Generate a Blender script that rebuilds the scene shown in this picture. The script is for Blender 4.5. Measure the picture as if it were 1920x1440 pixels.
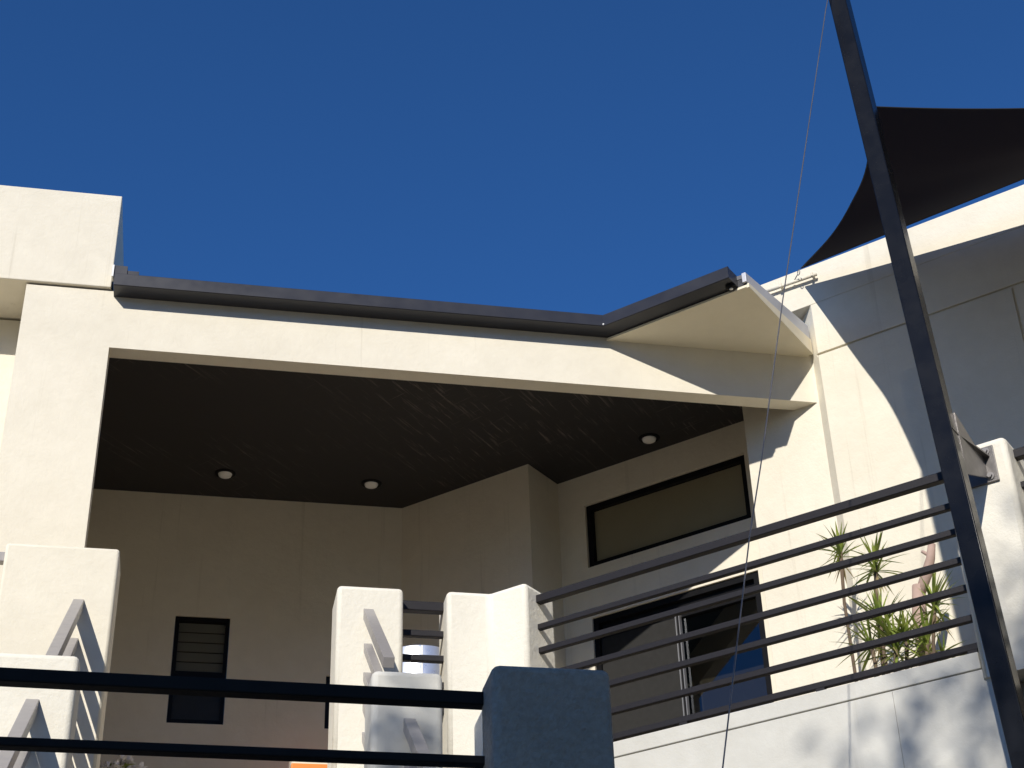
import bpy, bmesh, math, random
from mathutils import Vector, Matrix

# ------------------------------------------------------------------ camera, sky, sun, exposure
random.seed(7)
sc = bpy.context.scene
col = sc.collection
for o in list(bpy.data.objects):
    bpy.data.objects.remove(o)

S = 0.85            # metres per layout unit
CAMZ = 1.6          # camera height over the driveway
FPX = 3024.94       # focal length in photo pixels (1920 wide)
PITCH, ROLL, YAW = 0.555016, -0.033524, 0.208102
_cp, _sp = math.cos(PITCH), math.sin(PITCH)
_fw = Vector((math.sin(YAW)*_cp, math.cos(YAW)*_cp, _sp))
_r0 = Vector((math.cos(YAW), -math.sin(YAW), 0))
_u0 = _r0.cross(_fw)
CR = math.cos(ROLL)*_r0 + math.sin(ROLL)*_u0
CU = -math.sin(ROLL)*_r0 + math.cos(ROLL)*_u0

cam_d = bpy.data.cameras.new('camera')
cam = bpy.data.objects.new('camera', cam_d)
col.objects.link(cam)
m = Matrix((CR, CU, -_fw)).transposed().to_4x4()
m.translation = (0, 0, CAMZ)
cam.matrix_world = m
cam_d.sensor_width = 36.0
cam_d.lens = 36.0*FPX/1920.0
cam_d.clip_start = 0.05
cam_d.clip_end = 3000
sc.camera = cam

SUN = Vector((-0.54, -1.0, 0.645)).normalized()     # towards the sun
world = bpy.data.worlds.new('World')
sc.world = world
world.use_nodes = True
nt = world.node_tree
bg = nt.nodes['Background']
sky = nt.nodes.new('ShaderNodeTexSky')
sky.sky_type = 'NISHITA'
sky.sun_disc = False
sky.sun_elevation = math.asin(SUN.z)
sky.sun_rotation = math.atan2(SUN.x, SUN.y)
sky.altitude = 3000
sky.air_density = 1.0
sky.dust_density = 0.0
sky.ozone_density = 10.0
hs = nt.nodes.new('ShaderNodeHueSaturation')          # the camera's vivid rendering of a clear sky, even over the whole dome
hs.inputs['Saturation'].default_value = 1.065
nt.links.new(sky.outputs[0], hs.inputs['Color'])
nt.links.new(hs.outputs[0], bg.inputs[0])
bg.inputs[1].default_value = 0.147

sun_d = bpy.data.lights.new('sun', 'SUN')
sun_d.energy = 5.0
sun_d.angle = math.radians(0.53)
sun_d.color = (1.0, 0.945, 0.86)
sun = bpy.data.objects.new('sun', sun_d)
col.objects.link(sun)
sun.rotation_euler = (-SUN).to_track_quat('-Z', 'Y').to_euler()
sun.location = (0, 0, 30)

sc.view_settings.view_transform = 'Standard'
sc.view_settings.look = 'None'
sc.view_settings.gamma = 1.0
sc.view_settings.use_curve_mapping = False
sc.view_settings.exposure = -0.04
sc.render.engine = 'CYCLES'

# ------------------------------------------------------------------ photo pixel -> layout point
NB = Vector((1, 1, 0)).normalized()       # normal of the angled wing (its walls run along (1,-1))
DB = Vector((1, -1, 0)).normalized()

def ray(px, py):
    return (px-960)/FPX*CR - (py-720)/FPX*CU + _fw

def on_plane(px, py, n, c):
    d = ray(px, py)
    return d*(c/d.dot(n))

def on_y(px, py, y): return on_plane(px, py, Vector((0, 1, 0)), y)
def on_x(px, py, x): return on_plane(px, py, Vector((1, 0, 0)), x)
def on_z(px, py, z): return on_plane(px, py, Vector((0, 0, 1)), z)
def on_b(px, py, c): return on_plane(px, py, NB, c)
def bpt(c, t):
    """plan point on the angled plane c at distance t along the wing"""
    p = NB*c + DB*t
    return (p.x, p.y)

GZ = -CAMZ/S        # ground in layout units

# ------------------------------------------------------------------ materials
MATS = {}
def new_mat(name):
    mt = bpy.data.materials.new(name)
    mt.use_nodes = True
    MATS[name] = mt
    n = mt.node_tree
    return mt, n, n.nodes['Principled BSDF']

def stucco(name, colr, rough=0.9, bump=0.35, vary=0.05, stain=None, streak=0.0, gscale=1.0, blotch=9):
    mt, n, b = new_mat(name)
    L = n.links.new
    tc = n.nodes.new('ShaderNodeTexCoord')
    # large uneven tone
    n1 = n.nodes.new('ShaderNodeTexNoise'); n1.inputs['Scale'].default_value = 1.3; n1.inputs['Detail'].default_value = 6; n1.inputs['Roughness'].default_value = 0.62
    L(tc.outputs['Object'], n1.inputs['Vector'])
    r1 = n.nodes.new('ShaderNodeMapRange'); r1.inputs[1].default_value = 0.3; r1.inputs[2].default_value = 0.7
    r1.inputs[3].default_value = 1.0-vary; r1.inputs[4].default_value = 1.0+vary*0.35
    L(n1.outputs['Fac'], r1.inputs[0])
    # trowel blotches
    n3 = n.nodes.new('ShaderNodeTexNoise'); n3.inputs['Scale'].default_value = blotch; n3.inputs['Detail'].default_value = 4
    L(tc.outputs['Object'], n3.inputs['Vector'])
    r3 = n.nodes.new('ShaderNodeMapRange'); r3.inputs[1].default_value = 0.3; r3.inputs[2].default_value = 0.7
    r3.inputs[3].default_value = 1.0-vary*0.6; r3.inputs[4].default_value = 1.0
    L(n3.outputs['Fac'], r3.inputs[0])
    mul = n.nodes.new('ShaderNodeMath'); mul.operation = 'MULTIPLY'
    L(r1.outputs[0], mul.inputs[0]); L(r3.outputs[0], mul.inputs[1])
    last = mul.outputs[0]
    if streak > 0:      # rain runs: vertical, thin, broken up
        mp = n.nodes.new('ShaderNodeMapping'); mp.inputs['Scale'].default_value = (11, 11, 0.28)
        L(tc.outputs['Object'], mp.inputs['Vector'])
        n4 = n.nodes.new('ShaderNodeTexNoise'); n4.inputs['Scale'].default_value = 1.0; n4.inputs['Detail'].default_value = 5; n4.inputs['Roughness'].default_value = 0.75
        L(mp.outputs[0], n4.inputs['Vector'])
        r4 = n.nodes.new('ShaderNodeMapRange'); r4.inputs[1].default_value = 0.60; r4.inputs[2].default_value = 0.72
        r4.inputs[3].default_value = 1.0; r4.inputs[4].default_value = 1.0-streak*1.8
        L(n4.outputs['Fac'], r4.inputs[0])
        mm = n.nodes.new('ShaderNodeMath'); mm.operation = 'MULTIPLY'
        L(last, mm.inputs[0]); L(r4.outputs[0], mm.inputs[1])
        last = mm.outputs[0]
    mix = n.nodes.new('ShaderNodeMix'); mix.data_type = 'RGBA'
    dark = tuple(c*0.55*k for c, k in zip(colr, (1.0, 0.95, 0.85)))
    mix.inputs[6].default_value = (*dark, 1); mix.inputs[7].default_value = (*colr, 1)
    rr = n.nodes.new('ShaderNodeMapRange'); rr.inputs[1].default_value = 0.45; rr.inputs[2].default_value = 1.0
    L(last, rr.inputs[0])
    L(rr.outputs[0], mix.inputs[0])
    L(mix.outputs[2], b.inputs['Base Color'])
    b.inputs['Roughness'].default_value = rough
    b.inputs['Specular IOR Level'].default_value = 0.2
    g1 = n.nodes.new('ShaderNodeTexNoise'); g1.inputs['Scale'].default_value = 75*gscale; g1.inputs['Detail'].default_value = 5; g1.inputs['Roughness'].default_value = 0.65
    L(tc.outputs['Object'], g1.inputs['Vector'])
    g2 = n.nodes.new('ShaderNodeTexNoise'); g2.inputs['Scale'].default_value = 26; g2.inputs['Detail'].default_value = 3
    L(tc.outputs['Object'], g2.inputs['Vector'])
    ad = n.nodes.new('ShaderNodeMath'); ad.operation = 'MULTIPLY_ADD'; ad.inputs[1].default_value = 0.6
    L(g1.outputs['Fac'], ad.inputs[0]); L(g2.outputs['Fac'], ad.inputs[2])
    bp = n.nodes.new('ShaderNodeBump'); bp.inputs['Strength'].default_value = bump; bp.inputs['Distance'].default_value = 0.012
    L(ad.outputs[0], bp.inputs['Height'])
    L(bp.outputs[0], b.inputs['Normal'])
    return mt

def paint(name, colr, rough=0.4, metal=0.0, bump=0.05, vary=0.25, scale=20, coat=0.0, spec=0.5):
    mt, n, b = new_mat(name)
    L = n.links.new
    tc = n.nodes.new('ShaderNodeTexCoord')
    n1 = n.nodes.new('ShaderNodeTexNoise'); n1.inputs['Scale'].default_value = scale*0.25; n1.inputs['Detail'].default_value = 6
    L(tc.outputs['Object'], n1.inputs['Vector'])
    mix = n.nodes.new('ShaderNodeMix'); mix.data_type = 'RGBA'
    mix.inputs[6].default_value = (*[c*(1-vary) for c in colr], 1); mix.inputs[7].default_value = (*[min(1, c*(1+vary)) for c in colr], 1)
    L(n1.outputs['Fac'], mix.inputs[0]); L(mix.outputs[2], b.inputs['Base Color'])
    r = n.nodes.new('ShaderNodeMapRange'); r.inputs[3].default_value = max(0.02, rough-0.12); r.inputs[4].default_value = min(1, rough+0.12)
    n2 = n.nodes.new('ShaderNodeTexNoise'); n2.inputs['Scale'].default_value = scale; n2.inputs['Detail'].default_value = 5
    L(tc.outputs['Object'], n2.inputs['Vector']); L(n2.outputs['Fac'], r.inputs[0]); L(r.outputs[0], b.inputs['Roughness'])
    b.inputs['Metallic'].default_value = metal
    b.inputs['Specular IOR Level'].default_value = spec
    if coat: b.inputs['Coat Weight'].default_value = coat
    bp = n.nodes.new('ShaderNodeBump'); bp.inputs['Strength'].default_value = bump; bp.inputs['Distance'].default_value = 0.004
    L(n2.outputs['Fac'], bp.inputs['Height']); L(bp.outputs[0], b.inputs['Normal'])
    return mt

CREAM = (0.77, 0.72, 0.595)
stucco('render_cream', CREAM, vary=0.085, bump=0.22, streak=0.09)
stucco('render_pier', (0.77, 0.735, 0.635), vary=0.06, bump=0.32, gscale=1.3)
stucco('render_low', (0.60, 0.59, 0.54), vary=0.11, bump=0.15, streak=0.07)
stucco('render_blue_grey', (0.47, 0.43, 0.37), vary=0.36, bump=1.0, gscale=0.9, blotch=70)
stucco('soffit_cream', (0.84, 0.77, 0.60), vary=0.07, bump=0.10)
stucco('driveway', (0.20, 0.165, 0.115), vary=0.2, bump=0.3)
stucco('apron_bounce', (0.80, 0.70, 0.54), vary=0.1, bump=0.1)
stucco('deck_floor', (0.28, 0.235, 0.175), vary=0.2, bump=0.1)
stucco('concrete', (0.28, 0.26, 0.22), vary=0.18, bump=0.2)
stucco('tile_floor', (0.20, 0.17, 0.13), vary=0.12, bump=0.1)
paint('rail_charcoal', (0.014, 0.0125, 0.0145), spec=0.28, rough=0.5, bump=0.25, scale=160)
paint('rail_black', (0.016, 0.0155, 0.015), spec=0.10, rough=0.6, bump=0.1, scale=60)
paint('rail_grey', (0.27, 0.255, 0.25), rough=0.34, bump=0.05, vary=0.06)
paint('gutter_steel', (0.026, 0.027, 0.034), spec=0.4, rough=0.38, bump=0.06, vary=0.3, scale=9)
paint('post_black', (0.006, 0.0065, 0.008), spec=0.28, rough=0.27, bump=0.06, vary=0.35, scale=7)
paint('flashing_grey', (0.55, 0.56, 0.60), rough=0.5, metal=0.2, vary=0.08)
paint('frame_black', (0.008, 0.008, 0.009), spec=0.12, rough=0.4, vary=0.1)
paint('aluminium', (0.24, 0.24, 0.245), rough=0.45, metal=0.5, vary=0.06, bump=0.0)
paint('steel', (0.22, 0.21, 0.21), rough=0.6, metal=0.3, vary=0.25, scale=40)
paint('steel_bright', (0.80, 0.83, 0.88), rough=0.30, metal=0.75, vary=0.04)
paint('bracket_grey', (0.14, 0.13, 0.125), rough=0.42, metal=0.3, vary=0.3, scale=30)
paint('wire_steel', (0.16, 0.16, 0.17), rough=0.4, metal=0.6, vary=0.3)
paint('white_plastic', (0.82, 0.82, 0.80), rough=0.35, vary=0.03)
paint('pipe_cream', (0.78, 0.74, 0.65), rough=0.6, vary=0.06, bump=0.3)
paint('lens_white', (0.88, 0.88, 0.86), rough=0.3, vary=0.03)
paint('blind_olive', (0.74, 0.69, 0.58), rough=0.9, vary=0.08)
paint('screen_mesh', (0.013, 0.0125, 0.0115), rough=0.85, vary=0.08)
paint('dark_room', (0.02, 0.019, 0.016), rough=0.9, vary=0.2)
paint('dark_glass', (0.010, 0.011, 0.011), rough=0.55, vary=0.2)
paint('louvre_glass', (0.13, 0.128, 0.10), rough=0.5, vary=0.12)
paint('orange_paint', (0.75, 0.24, 0.035), rough=0.5, vary=0.08)
paint('terracotta', (0.35, 0.14, 0.07), rough=0.8, vary=0.2)
paint('bark_pink', (0.42, 0.30, 0.25), rough=0.9, vary=0.3, bump=0.7, scale=45)
paint('stem_brown', (0.12, 0.085, 0.055), rough=0.85, vary=0.4, bump=0.5, scale=60)
paint('bark', (0.11, 0.08, 0.06), rough=0.9, vary=0.4, bump=0.8)
paint('soil', (0.07, 0.05, 0.035), rough=1.0, vary=0.4, bump=0.8)
paint('pebble', (0.72, 0.70, 0.66), rough=0.7, vary=0.1)
paint('petal', (0.82, 0.78, 0.76), rough=0.7, vary=0.06)
paint('roof_sheet', (0.10, 0.10, 0.11), rough=0.5, vary=0.1)

def leaf_mat(name, c0, c1):
    mt, n, b = new_mat(name)
    L = n.links.new
    oi = n.nodes.new('ShaderNodeTexCoord')
    no = n.nodes.new('ShaderNodeTexNoise'); no.inputs['Scale'].default_value = 9; no.inputs['Detail'].default_value = 3
    L(oi.outputs['Object'], no.inputs['Vector'])
    rp = n.nodes.new('ShaderNodeValToRGB')
    rp.color_ramp.elements[0].color = (*c0, 1); rp.color_ramp.elements[0].position = 0.3
    rp.color_ramp.elements[1].color = (*c1, 1); rp.color_ramp.elements[1].position = 0.72
    L(no.outputs['Fac'], rp.inputs[0]); L(rp.outputs[0], b.inputs['Base Color'])
    b.inputs['Roughness'].default_value = 0.45
    tr = n.nodes.new('ShaderNodeBsdfTranslucent'); L(rp.outputs[0], tr.inputs['Color'])
    mx = n.nodes.new('ShaderNodeMixShader'); mx.inputs[0].default_value = 0.3
    L(b.outputs[0], mx.inputs[1]); L(tr.outputs[0], mx.inputs[2])
    L(mx.outputs[0], n.nodes['Material Output'].inputs['Surface'])
leaf_mat('spike_leaf', (0.09, 0.16, 0.025), (0.42, 0.48, 0.10))
leaf_mat('dry_leaf', (0.30, 0.24, 0.12), (0.45, 0.38, 0.20))
leaf_mat('tree_leaf', (0.035, 0.07, 0.02), (0.08, 0.12, 0.035))

def ceiling_mat():
    mt, n, b = new_mat('ceiling_dark')
    L = n.links.new
    tc = n.nodes.new('ShaderNodeTexCoord')
    def streaks(ang, sx, lo, hi):
        rt = n.nodes.new('ShaderNodeMapping'); rt.inputs['Rotation'].default_value = (0, 0, math.radians(-ang))
        L(tc.outputs['Object'], rt.inputs['Vector'])
        mp = n.nodes.new('ShaderNodeMapping'); mp.inputs['Scale'].default_value = (1.3, sx, 1); mp.inputs['Location'].default_value = (ang*0.1, 0.3, 0)
        L(rt.outputs[0], mp.inputs['Vector'])
        a = n.nodes.new('ShaderNodeTexNoise'); a.inputs['Scale'].default_value = 2.2; a.inputs['Detail'].default_value = 4; a.inputs['Roughness'].default_value = 0.6
        L(mp.outputs[0], a.inputs['Vector'])
        r = n.nodes.new('ShaderNodeMapRange'); r.inputs[1].default_value = lo; r.inputs[2].default_value = hi
        L(a.outputs['Fac'], r.inputs[0])
        return r.outputs[0]
    s1 = streaks(50, 17, 0.58, 0.70)
    s2 = streaks(-50, 20, 0.64, 0.80)
    mxm = n.nodes.new('ShaderNodeMath'); mxm.operation = 'MAXIMUM'; L(s1, mxm.inputs[0]); L(s2, mxm.inputs[1])
    big = n.nodes.new('ShaderNodeTexNoise'); big.inputs['Scale'].default_value = 0.7; big.inputs['Detail'].default_value = 2
    L(tc.outputs['Object'], big.inputs['Vector'])
    br = n.nodes.new('ShaderNodeMapRange'); br.inputs[1].default_value = 0.42; br.inputs[2].default_value = 0.62
    L(big.outputs['Fac'], br.inputs[0])
    mu = n.nodes.new('ShaderNodeMath'); mu.operation = 'MULTIPLY'; L(mxm.outputs[0], mu.inputs[0]); L(br.outputs[0], mu.inputs[1])
    mix = n.nodes.new('ShaderNodeMix'); mix.data_type = 'RGBA'
    mix.inputs[6].default_value = (0.025, 0.0235, 0.0245, 1); mix.inputs[7].default_value = (0.13, 0.11, 0.10, 1)
    L(mu.outputs[0], mix.inputs[0]); L(mix.outputs[2], b.inputs['Base Color'])
    b.inputs['Roughness'].default_value = 0.75
    bp = n.nodes.new('ShaderNodeBump'); bp.inputs['Strength'].default_value = 0.2; bp.inputs['Distance'].default_value = 0.01
    L(mu.outputs[0], bp.inputs['Height']); L(bp.outputs[0], b.inputs['Normal'])
ceiling_mat()

def glass_mat():
    mt = bpy.data.materials.new('glass'); mt.use_nodes = True; MATS['glass'] = mt
    n = mt.node_tree; n.nodes.remove(n.nodes['Principled BSDF'])
    L = n.links.new
    gl = n.nodes.new('ShaderNodeBsdfGlossy'); gl.inputs['Roughness'].default_value = 0.01; gl.inputs['Color'].default_value = (0.9, 0.95, 1, 1)
    tr = n.nodes.new('ShaderNodeBsdfTransparent'); tr.inputs['Color'].default_value = (0.80, 0.79, 0.74, 1)
    fr = n.nodes.new('ShaderNodeFresnel'); fr.inputs['IOR'].default_value = 1.7
    mx = n.nodes.new('ShaderNodeMixShader')
    ge = n.nodes.new('ShaderNodeNewGeometry')
    sb = n.nodes.new('ShaderNodeMath'); sb.operation = 'SUBTRACT'; sb.inputs[0].default_value = 1.0; L(ge.outputs['Backfacing'], sb.inputs[1])
    ml = n.nodes.new('ShaderNodeMath'); ml.operation = 'MULTIPLY'; L(fr.outputs[0], ml.inputs[0]); L(sb.outputs[0], ml.inputs[1])
    L(ml.outputs[0], mx.inputs[0]); L(tr.outputs[0], mx.inputs[1]); L(gl.outputs[0], mx.inputs[2])
    L(mx.outputs[0], n.nodes['Material Output'].inputs['Surface'])
glass_mat()

def sail_mat():
    mt, n, b = new_mat('shade_cloth')
    L = n.links.new
    b.inputs['Base Color'].default_value = (0.018, 0.0125, 0.007, 1)
    b.inputs['Roughness'].default_value = 0.9
    b.inputs['Specular IOR Level'].default_value = 0.02
    tr = n.nodes.new('ShaderNodeBsdfTransparent')
    mx = n.nodes.new('ShaderNodeMixShader'); mx.inputs[0].default_value = 0.015
    L(b.outputs[0], mx.inputs[1]); L(tr.outputs[0], mx.inputs[2])
    L(mx.outputs[0], n.nodes['Material Output'].inputs['Surface'])
sail_mat()

# ------------------------------------------------------------------ object helpers (all lengths in layout units)
OFF = {}
def W(p):
    return Vector((p[0]*S, p[1]*S, p[2]*S + CAMZ))

def empty(name, base, label, cat, group=None):
    o = bpy.data.objects.new(name, None)
    o.empty_display_size = 0.1
    o.location = W(base)
    col.objects.link(o)
    OFF[o] = W(base)
    tag(o, label, cat, group)
    return o

def tag(o, label=None, cat=None, group=None, kind=None):
    if label: o['label'] = label
    if cat: o['category'] = cat
    if group: o['group'] = group
    if kind: o['kind'] = kind
    return o

def finish(name, bm, mat, parent=None, smooth=False):
    off = OFF[parent] if parent is not None else Vector((0, 0, 0))
    for v in bm.verts:
        v.co = W(v.co) - off
    bmesh.ops.recalc_face_normals(bm, faces=bm.faces[:])
    me = bpy.data.meshes.new(name)
    bm.to_mesh(me); bm.free()
    if smooth:
        for p in me.polygons: p.use_smooth = True
    me.materials.append(MATS[mat])
    o = bpy.data.objects.new(name, me)
    col.objects.link(o)
    if parent is not None: o.parent = parent
    OFF[o] = off
    return o

def add_prism(bm, poly, z0, z1):
    """plan polygon extruded; z0/z1 numbers or per-vertex lists"""
    n = len(poly)
    za = z0 if isinstance(z0, (list, tuple)) else [z0]*n
    zb = z1 if isinstance(z1, (list, tuple)) else [z1]*n
    a = [bm.verts.new((p[0], p[1], z)) for p, z in zip(poly, za)]
    b = [bm.verts.new((p[0], p[1], z)) for p, z in zip(poly, zb)]
    bm.faces.new(a[::-1]); bm.faces.new(b)
    for i in range(n):
        j = (i+1) % n
        bm.faces.new((a[i], a[j], b[j], b[i]))
    return a, b

def bevel(bm, w, seg=2, edges=None):
    bmesh.ops.recalc_face_normals(bm, faces=bm.faces[:])
    bmesh.ops.bevel(bm, geom=(edges if edges is not None else bm.edges[:]), offset=w, offset_type='OFFSET', segments=seg, profile=0.5, affect='EDGES', clamp_overlap=True)

def soft_edges(o, frac=0.02):
    """smooth only the narrow faces of rounded arrises"""
    big = max(p.area for p in o.data.polygons)
    for p in o.data.polygons: p.use_smooth = p.area < big*frac
def prism(name, poly, z0, z1, mat, parent=None, bev=0, seg=2, smooth=False):
    bm = bmesh.new()
    add_prism(bm, poly, z0, z1)
    if bev: bevel(bm, bev, seg)
    return finish(name, bm, mat, parent, smooth)

def rect(x0, y0, x1, y1): return [(x0, y0), (x1, y0), (x1, y1), (x0, y1)]
def brect(c0, t0, c1, t1): return [bpt(c0, t0), bpt(c0, t1), bpt(c1, t1), bpt(c1, t0)]
def tB(p): return Vector((p[0], p[1], 0)).dot(DB)

def add_bar(bm, p0, p1, w, h, up=Vector((0, 0, 1))):
    p0 = Vector(p0); p1 = Vector(p1)
    d = (p1-p0).normalized()
    s = d.cross(up)
    if s.length < 1e-4: s = d.cross(Vector((0, 1, 0)))
    s.normalize(); u = s.cross(d)
    vs = []
    for p in (p0, p1):
        for a, b in ((-1, -1), (1, -1), (1, 1), (-1, 1)):
            vs.append(bm.verts.new(p + s*(a*w/2) + u*(b*h/2)))
    for f in ((0, 3, 2, 1), (4, 5, 6, 7), (0, 1, 5, 4), (1, 2, 6, 5), (2, 3, 7, 6), (3, 0, 4, 7)):
        bm.faces.new([vs[i] for i in f])

def bar(name, p0, p1, w, h, mat, parent=None, bev=0.006, up=Vector((0, 0, 1))):
    bm = bmesh.new()
    add_bar(bm, p0, p1, w, h, up)
    if bev: bevel(bm, bev, 2)
    return finish(name, bm, mat, parent)

def add_tube(bm, pts, rads, n=8, cap=True):
    rings = []
    pts = [Vector(p) for p in pts]
    prev = None
    for i, p in enumerate(pts):
        d = (pts[min(i+1, len(pts)-1)] - pts[max(i-1, 0)]).normalized()
        if prev is None:
            s = d.cross(Vector((0, 0, 1)))
            if s.length < 1e-3: s = d.cross(Vector((0, 1, 0)))
        else:
            s = prev - d*prev.dot(d)
        s.normalize(); prev = s
        u = s.cross(d)
        r = rads[i] if isinstance(rads, (list, tuple)) else rads
        rings.append([bm.verts.new(p + s*(math.cos(2*math.pi*k/n)*r) + u*(math.sin(2*math.pi*k/n)*r)) for k in range(n)])
    for a, b in zip(rings, rings[1:]):
        for k in range(n):
            bm.faces.new((a[k], a[(k+1) % n], b[(k+1) % n], b[k]))
    if cap:
        bm.faces.new(rings[0][::-1]); bm.faces.new(rings[-1])

def tube(name, pts, rads, mat, parent=None, n=8, smooth=True):
    bm = bmesh.new()
    add_tube(bm, pts, rads, n)
    return finish(name, bm, mat, parent, smooth)

def wall_grid(name, origin, direc, thick, length, z0, z1, holes, mat, parent=None):
    """upright wall sheet with rectangular openings: holes = (u0,u1,z0,z1); thick = vector to the back face"""
    origin = Vector((origin[0], origin[1], 0)); direc = Vector(direc).normalized(); thick = Vector(thick)
    us = sorted(set([0, length] + [min(max(h[i], 0), length) for h in holes for i in (0, 1)]))
    zs = sorted(set([z0, z1] + [min(max(h[i], z0), z1) for h in holes for i in (2, 3)]))
    def solid(i, j):
        if i < 0 or j < 0 or i >= len(us)-1 or j >= len(zs)-1: return False
        u = (us[i]+us[i+1])/2; z = (zs[j]+zs[j+1])/2
        return not any(h[0] < u < h[1] and h[2] < z < h[3] for h in holes)
    bm = bmesh.new(); cache = {}
    def V(i, j, k):
        if (i, j, k) not in cache:
            p = origin + direc*us[i] + Vector((0, 0, zs[j])) + (thick if k else Vector((0, 0, 0)))
            cache[(i, j, k)] = bm.verts.new(p)
        return cache[(i, j, k)]
    for i in range(len(us)-1):
        for j in range(len(zs)-1):
            if not solid(i, j): continue
            for k in (0, 1):
                bm.faces.new((V(i, j, k), V(i+1, j, k), V(i+1, j+1, k), V(i, j+1, k)))
            for (di, dj, a, b) in ((-1, 0, (i, j), (i, j+1)), (1, 0, (i+1, j), (i+1, j+1)), (0, -1, (i, j), (i+1, j)), (0, 1, (i, j+1), (i+1, j+1))):
                if not solid(i+di, j+dj):
                    bm.faces.new((V(*a, 0), V(*b, 0), V(*b, 1), V(*a, 1)))
    return finish(name, bm, mat, parent)

# ------------------------------------------------------------------ levels
FLOOR = 3.52         # patio level
ZB = 7.66            # underside of the front beam
ZC = 8.15            # patio ceiling
YF = 12.0            # front wall plane
TERR = 0.85          # lower terrace

# ------------------------------------------------------------------ ground and terraces
g = prism('ground', rect(-600, -600, 600, 600), GZ-0.3, GZ, 'driveway'); tag(g, kind='structure')
CURB_C = 9.28
# lower terrace behind the foreground fence
t = prism('lower_terrace', [(-14, 4.85), (6.4, 4.85), (6.4, 6.4), bpt(CURB_C+0.02, tB((2.13, 11.0))), (2.1, 10.8), (-14, 10.8)], GZ, TERR, 'concrete'); tag(t, kind='structure')
# patio slab
pf = prism('patio_floor', [(-14, 13.19), (4.88, 13.19), (4, 16.5), (-14, 16.5)], FLOOR-0.25, FLOOR, 'deck_floor'); tag(pf, kind='structure')
af = prism('patio_bounce_strip', [(-14, 10.82), (2.12, 10.82), (3.0, 12.18), (3.6, 12.185), (4.88, 13.18), (-14, 13.18)], FLOOR-0.25, FLOOR, 'apron_bounce'); tag(af, kind='structure')  # unseen floor strip, shaped and made pale to bounce light onto the soffits
bf = prism('balcony_floor', [(2.125, 10.82), bpt(CURB_C+0.16, tB((2.13, 11.0))), bpt(CURB_C+0.16, 6.0), bpt(12.9, 6.0), (5.6, 13.2), (4.9, 13.19), (3.61, 12.18), (3.005, 12.18)], FLOOR-0.25, FLOOR, 'tile_floor'); tag(bf, kind='structure')
# stairs from patio down to terrace
bm = bmesh.new()
NST = 17
rise = (FLOOR-TERR)/NST; go = rise/0.70
for i in range(NST-1):
    y1 = 10.82 - i*go; y0 = y1-go-0.01
    add_prism(bm, rect(-0.70, y0, 1.02, y1), TERR-0.02, FLOOR-(i+1)*rise)
st = finish('stairs', bm, 'tile_floor'); tag(st, kind='structure')

# ------------------------------------------------------------------ the house
house = empty('house', (1.0, 13.5, FLOOR), 'cream rendered house with open dark ceilinged patio and charcoal gutters', 'house')

# front wall: pillar and beam in one sheet
PL, PR = -1.744, -0.987
wall_grid('front_wall', (PL, YF), (1, 0, 0), (0, 0.165, 0), 5.43-PL, GZ, 8.245, [(PR-PL, 9.9, GZ-1, ZB)], 'render_cream', house)
# parapet block, slightly proud of the pillar
prism('parapet', rect(-7.0, 11.965, -1.03, 13.4), 8.262, 9.272, 'render_cream', house, bev=0.008)
# recessed wall left of the pillar
prism('recessed_wall', rect(-7.0, 12.58, PL+0.001, 12.9), GZ, 8.235, 'render_cream', house)
# interior walls of the patio
yb = on_z(182, 917, ZC).y
c1 = on_z(750, 953, ZC); c2 = on_z(990, 870, ZC); c3 = on_z(1045, 908, ZC)
cw = c3.dot(NB)
cb = c2.dot(NB)
c1x = cb*math.sqrt(2) - yb
w1 = [on_y(329, 1154, yb), on_y(433, 1159, yb), on_y(311.5, 1355, yb), on_y(418, 1358.6, yb)]
wx0 = (w1[0].x+w1[2].x)/2; wx1 = (w1[1].x+w1[3].x)/2; wz1 = (w1[0].z+w1[1].z)/2; wz0 = (w1[2].z+w1[3].z)/2
q0 = on_y(608, 1366, yb); v0x, v0z = q0.x, q0.z
v1x, v1z = v0x+0.55, on_y(640, 1268, yb).z
BX = -1.70
prism('side_return', rect(-1.742, 12.17, -1.702, yb+0.24), FLOOR, ZC+0.1, 'render_cream', house)
wall_grid('back_wall', (BX, yb), (1, 0, 0), (0, 0.25, 0), c1x+0.25-BX, FLOOR, ZC+0.1,
          [(wx0-BX, wx1-BX, wz0, wz1), (v0x-BX, v1x-BX, v0z, v1z)], 'render_cream', house)
# return wall of the stair bay and its end
perp = Vector((1, 1, 0)).normalized()
prism('bay_wall', [(c1x-0.002, yb+0.002), (c2.x, c2.y), (c3.x+0.004, c3.y+0.004), (c3.x+0.004, yb+0.3), (c1x, yb+0.3)], FLOOR, ZC+0.1, 'render_cream', house)
# window wall (angled wing)
t3 = tB(c3)
def tz(px, py, c):
    p = on_b(px, py, c); return tB(p), p.z
hw = [tz(1095, 949, cw), tz(1395, 848, cw), tz(1103.5, 1066, cw), tz(1408, 969, cw)]
ht0 = (hw[0][0]+hw[2][0])/2; ht1 = (hw[1][0]+hw[3][0])/2; hz1 = (hw[0][1]+hw[1][1])/2; hz0 = (hw[2][1]+hw[3][1])/2
hd = [tz(1110, 1160, cw), tz(1420, 1068, cw), tz(1452, 1318, cw)]
dt0 = hd[0][0]; dt1 = (hd[1][0]+hd[2][0])/2; dz1 = (hd[0][1]+hd[1][1])/2; dz0 = FLOOR+0.03
org = bpt(cw, t3)
wall_grid('window_wall', org, DB, perp*0.22, 2.4, FLOOR, ZC+0.1,
          [(ht0-t3, ht1-t3, hz0, hz1), (dt0-t3, dt1-t3, dz0, dz1)], 'render_cream', house)
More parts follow.
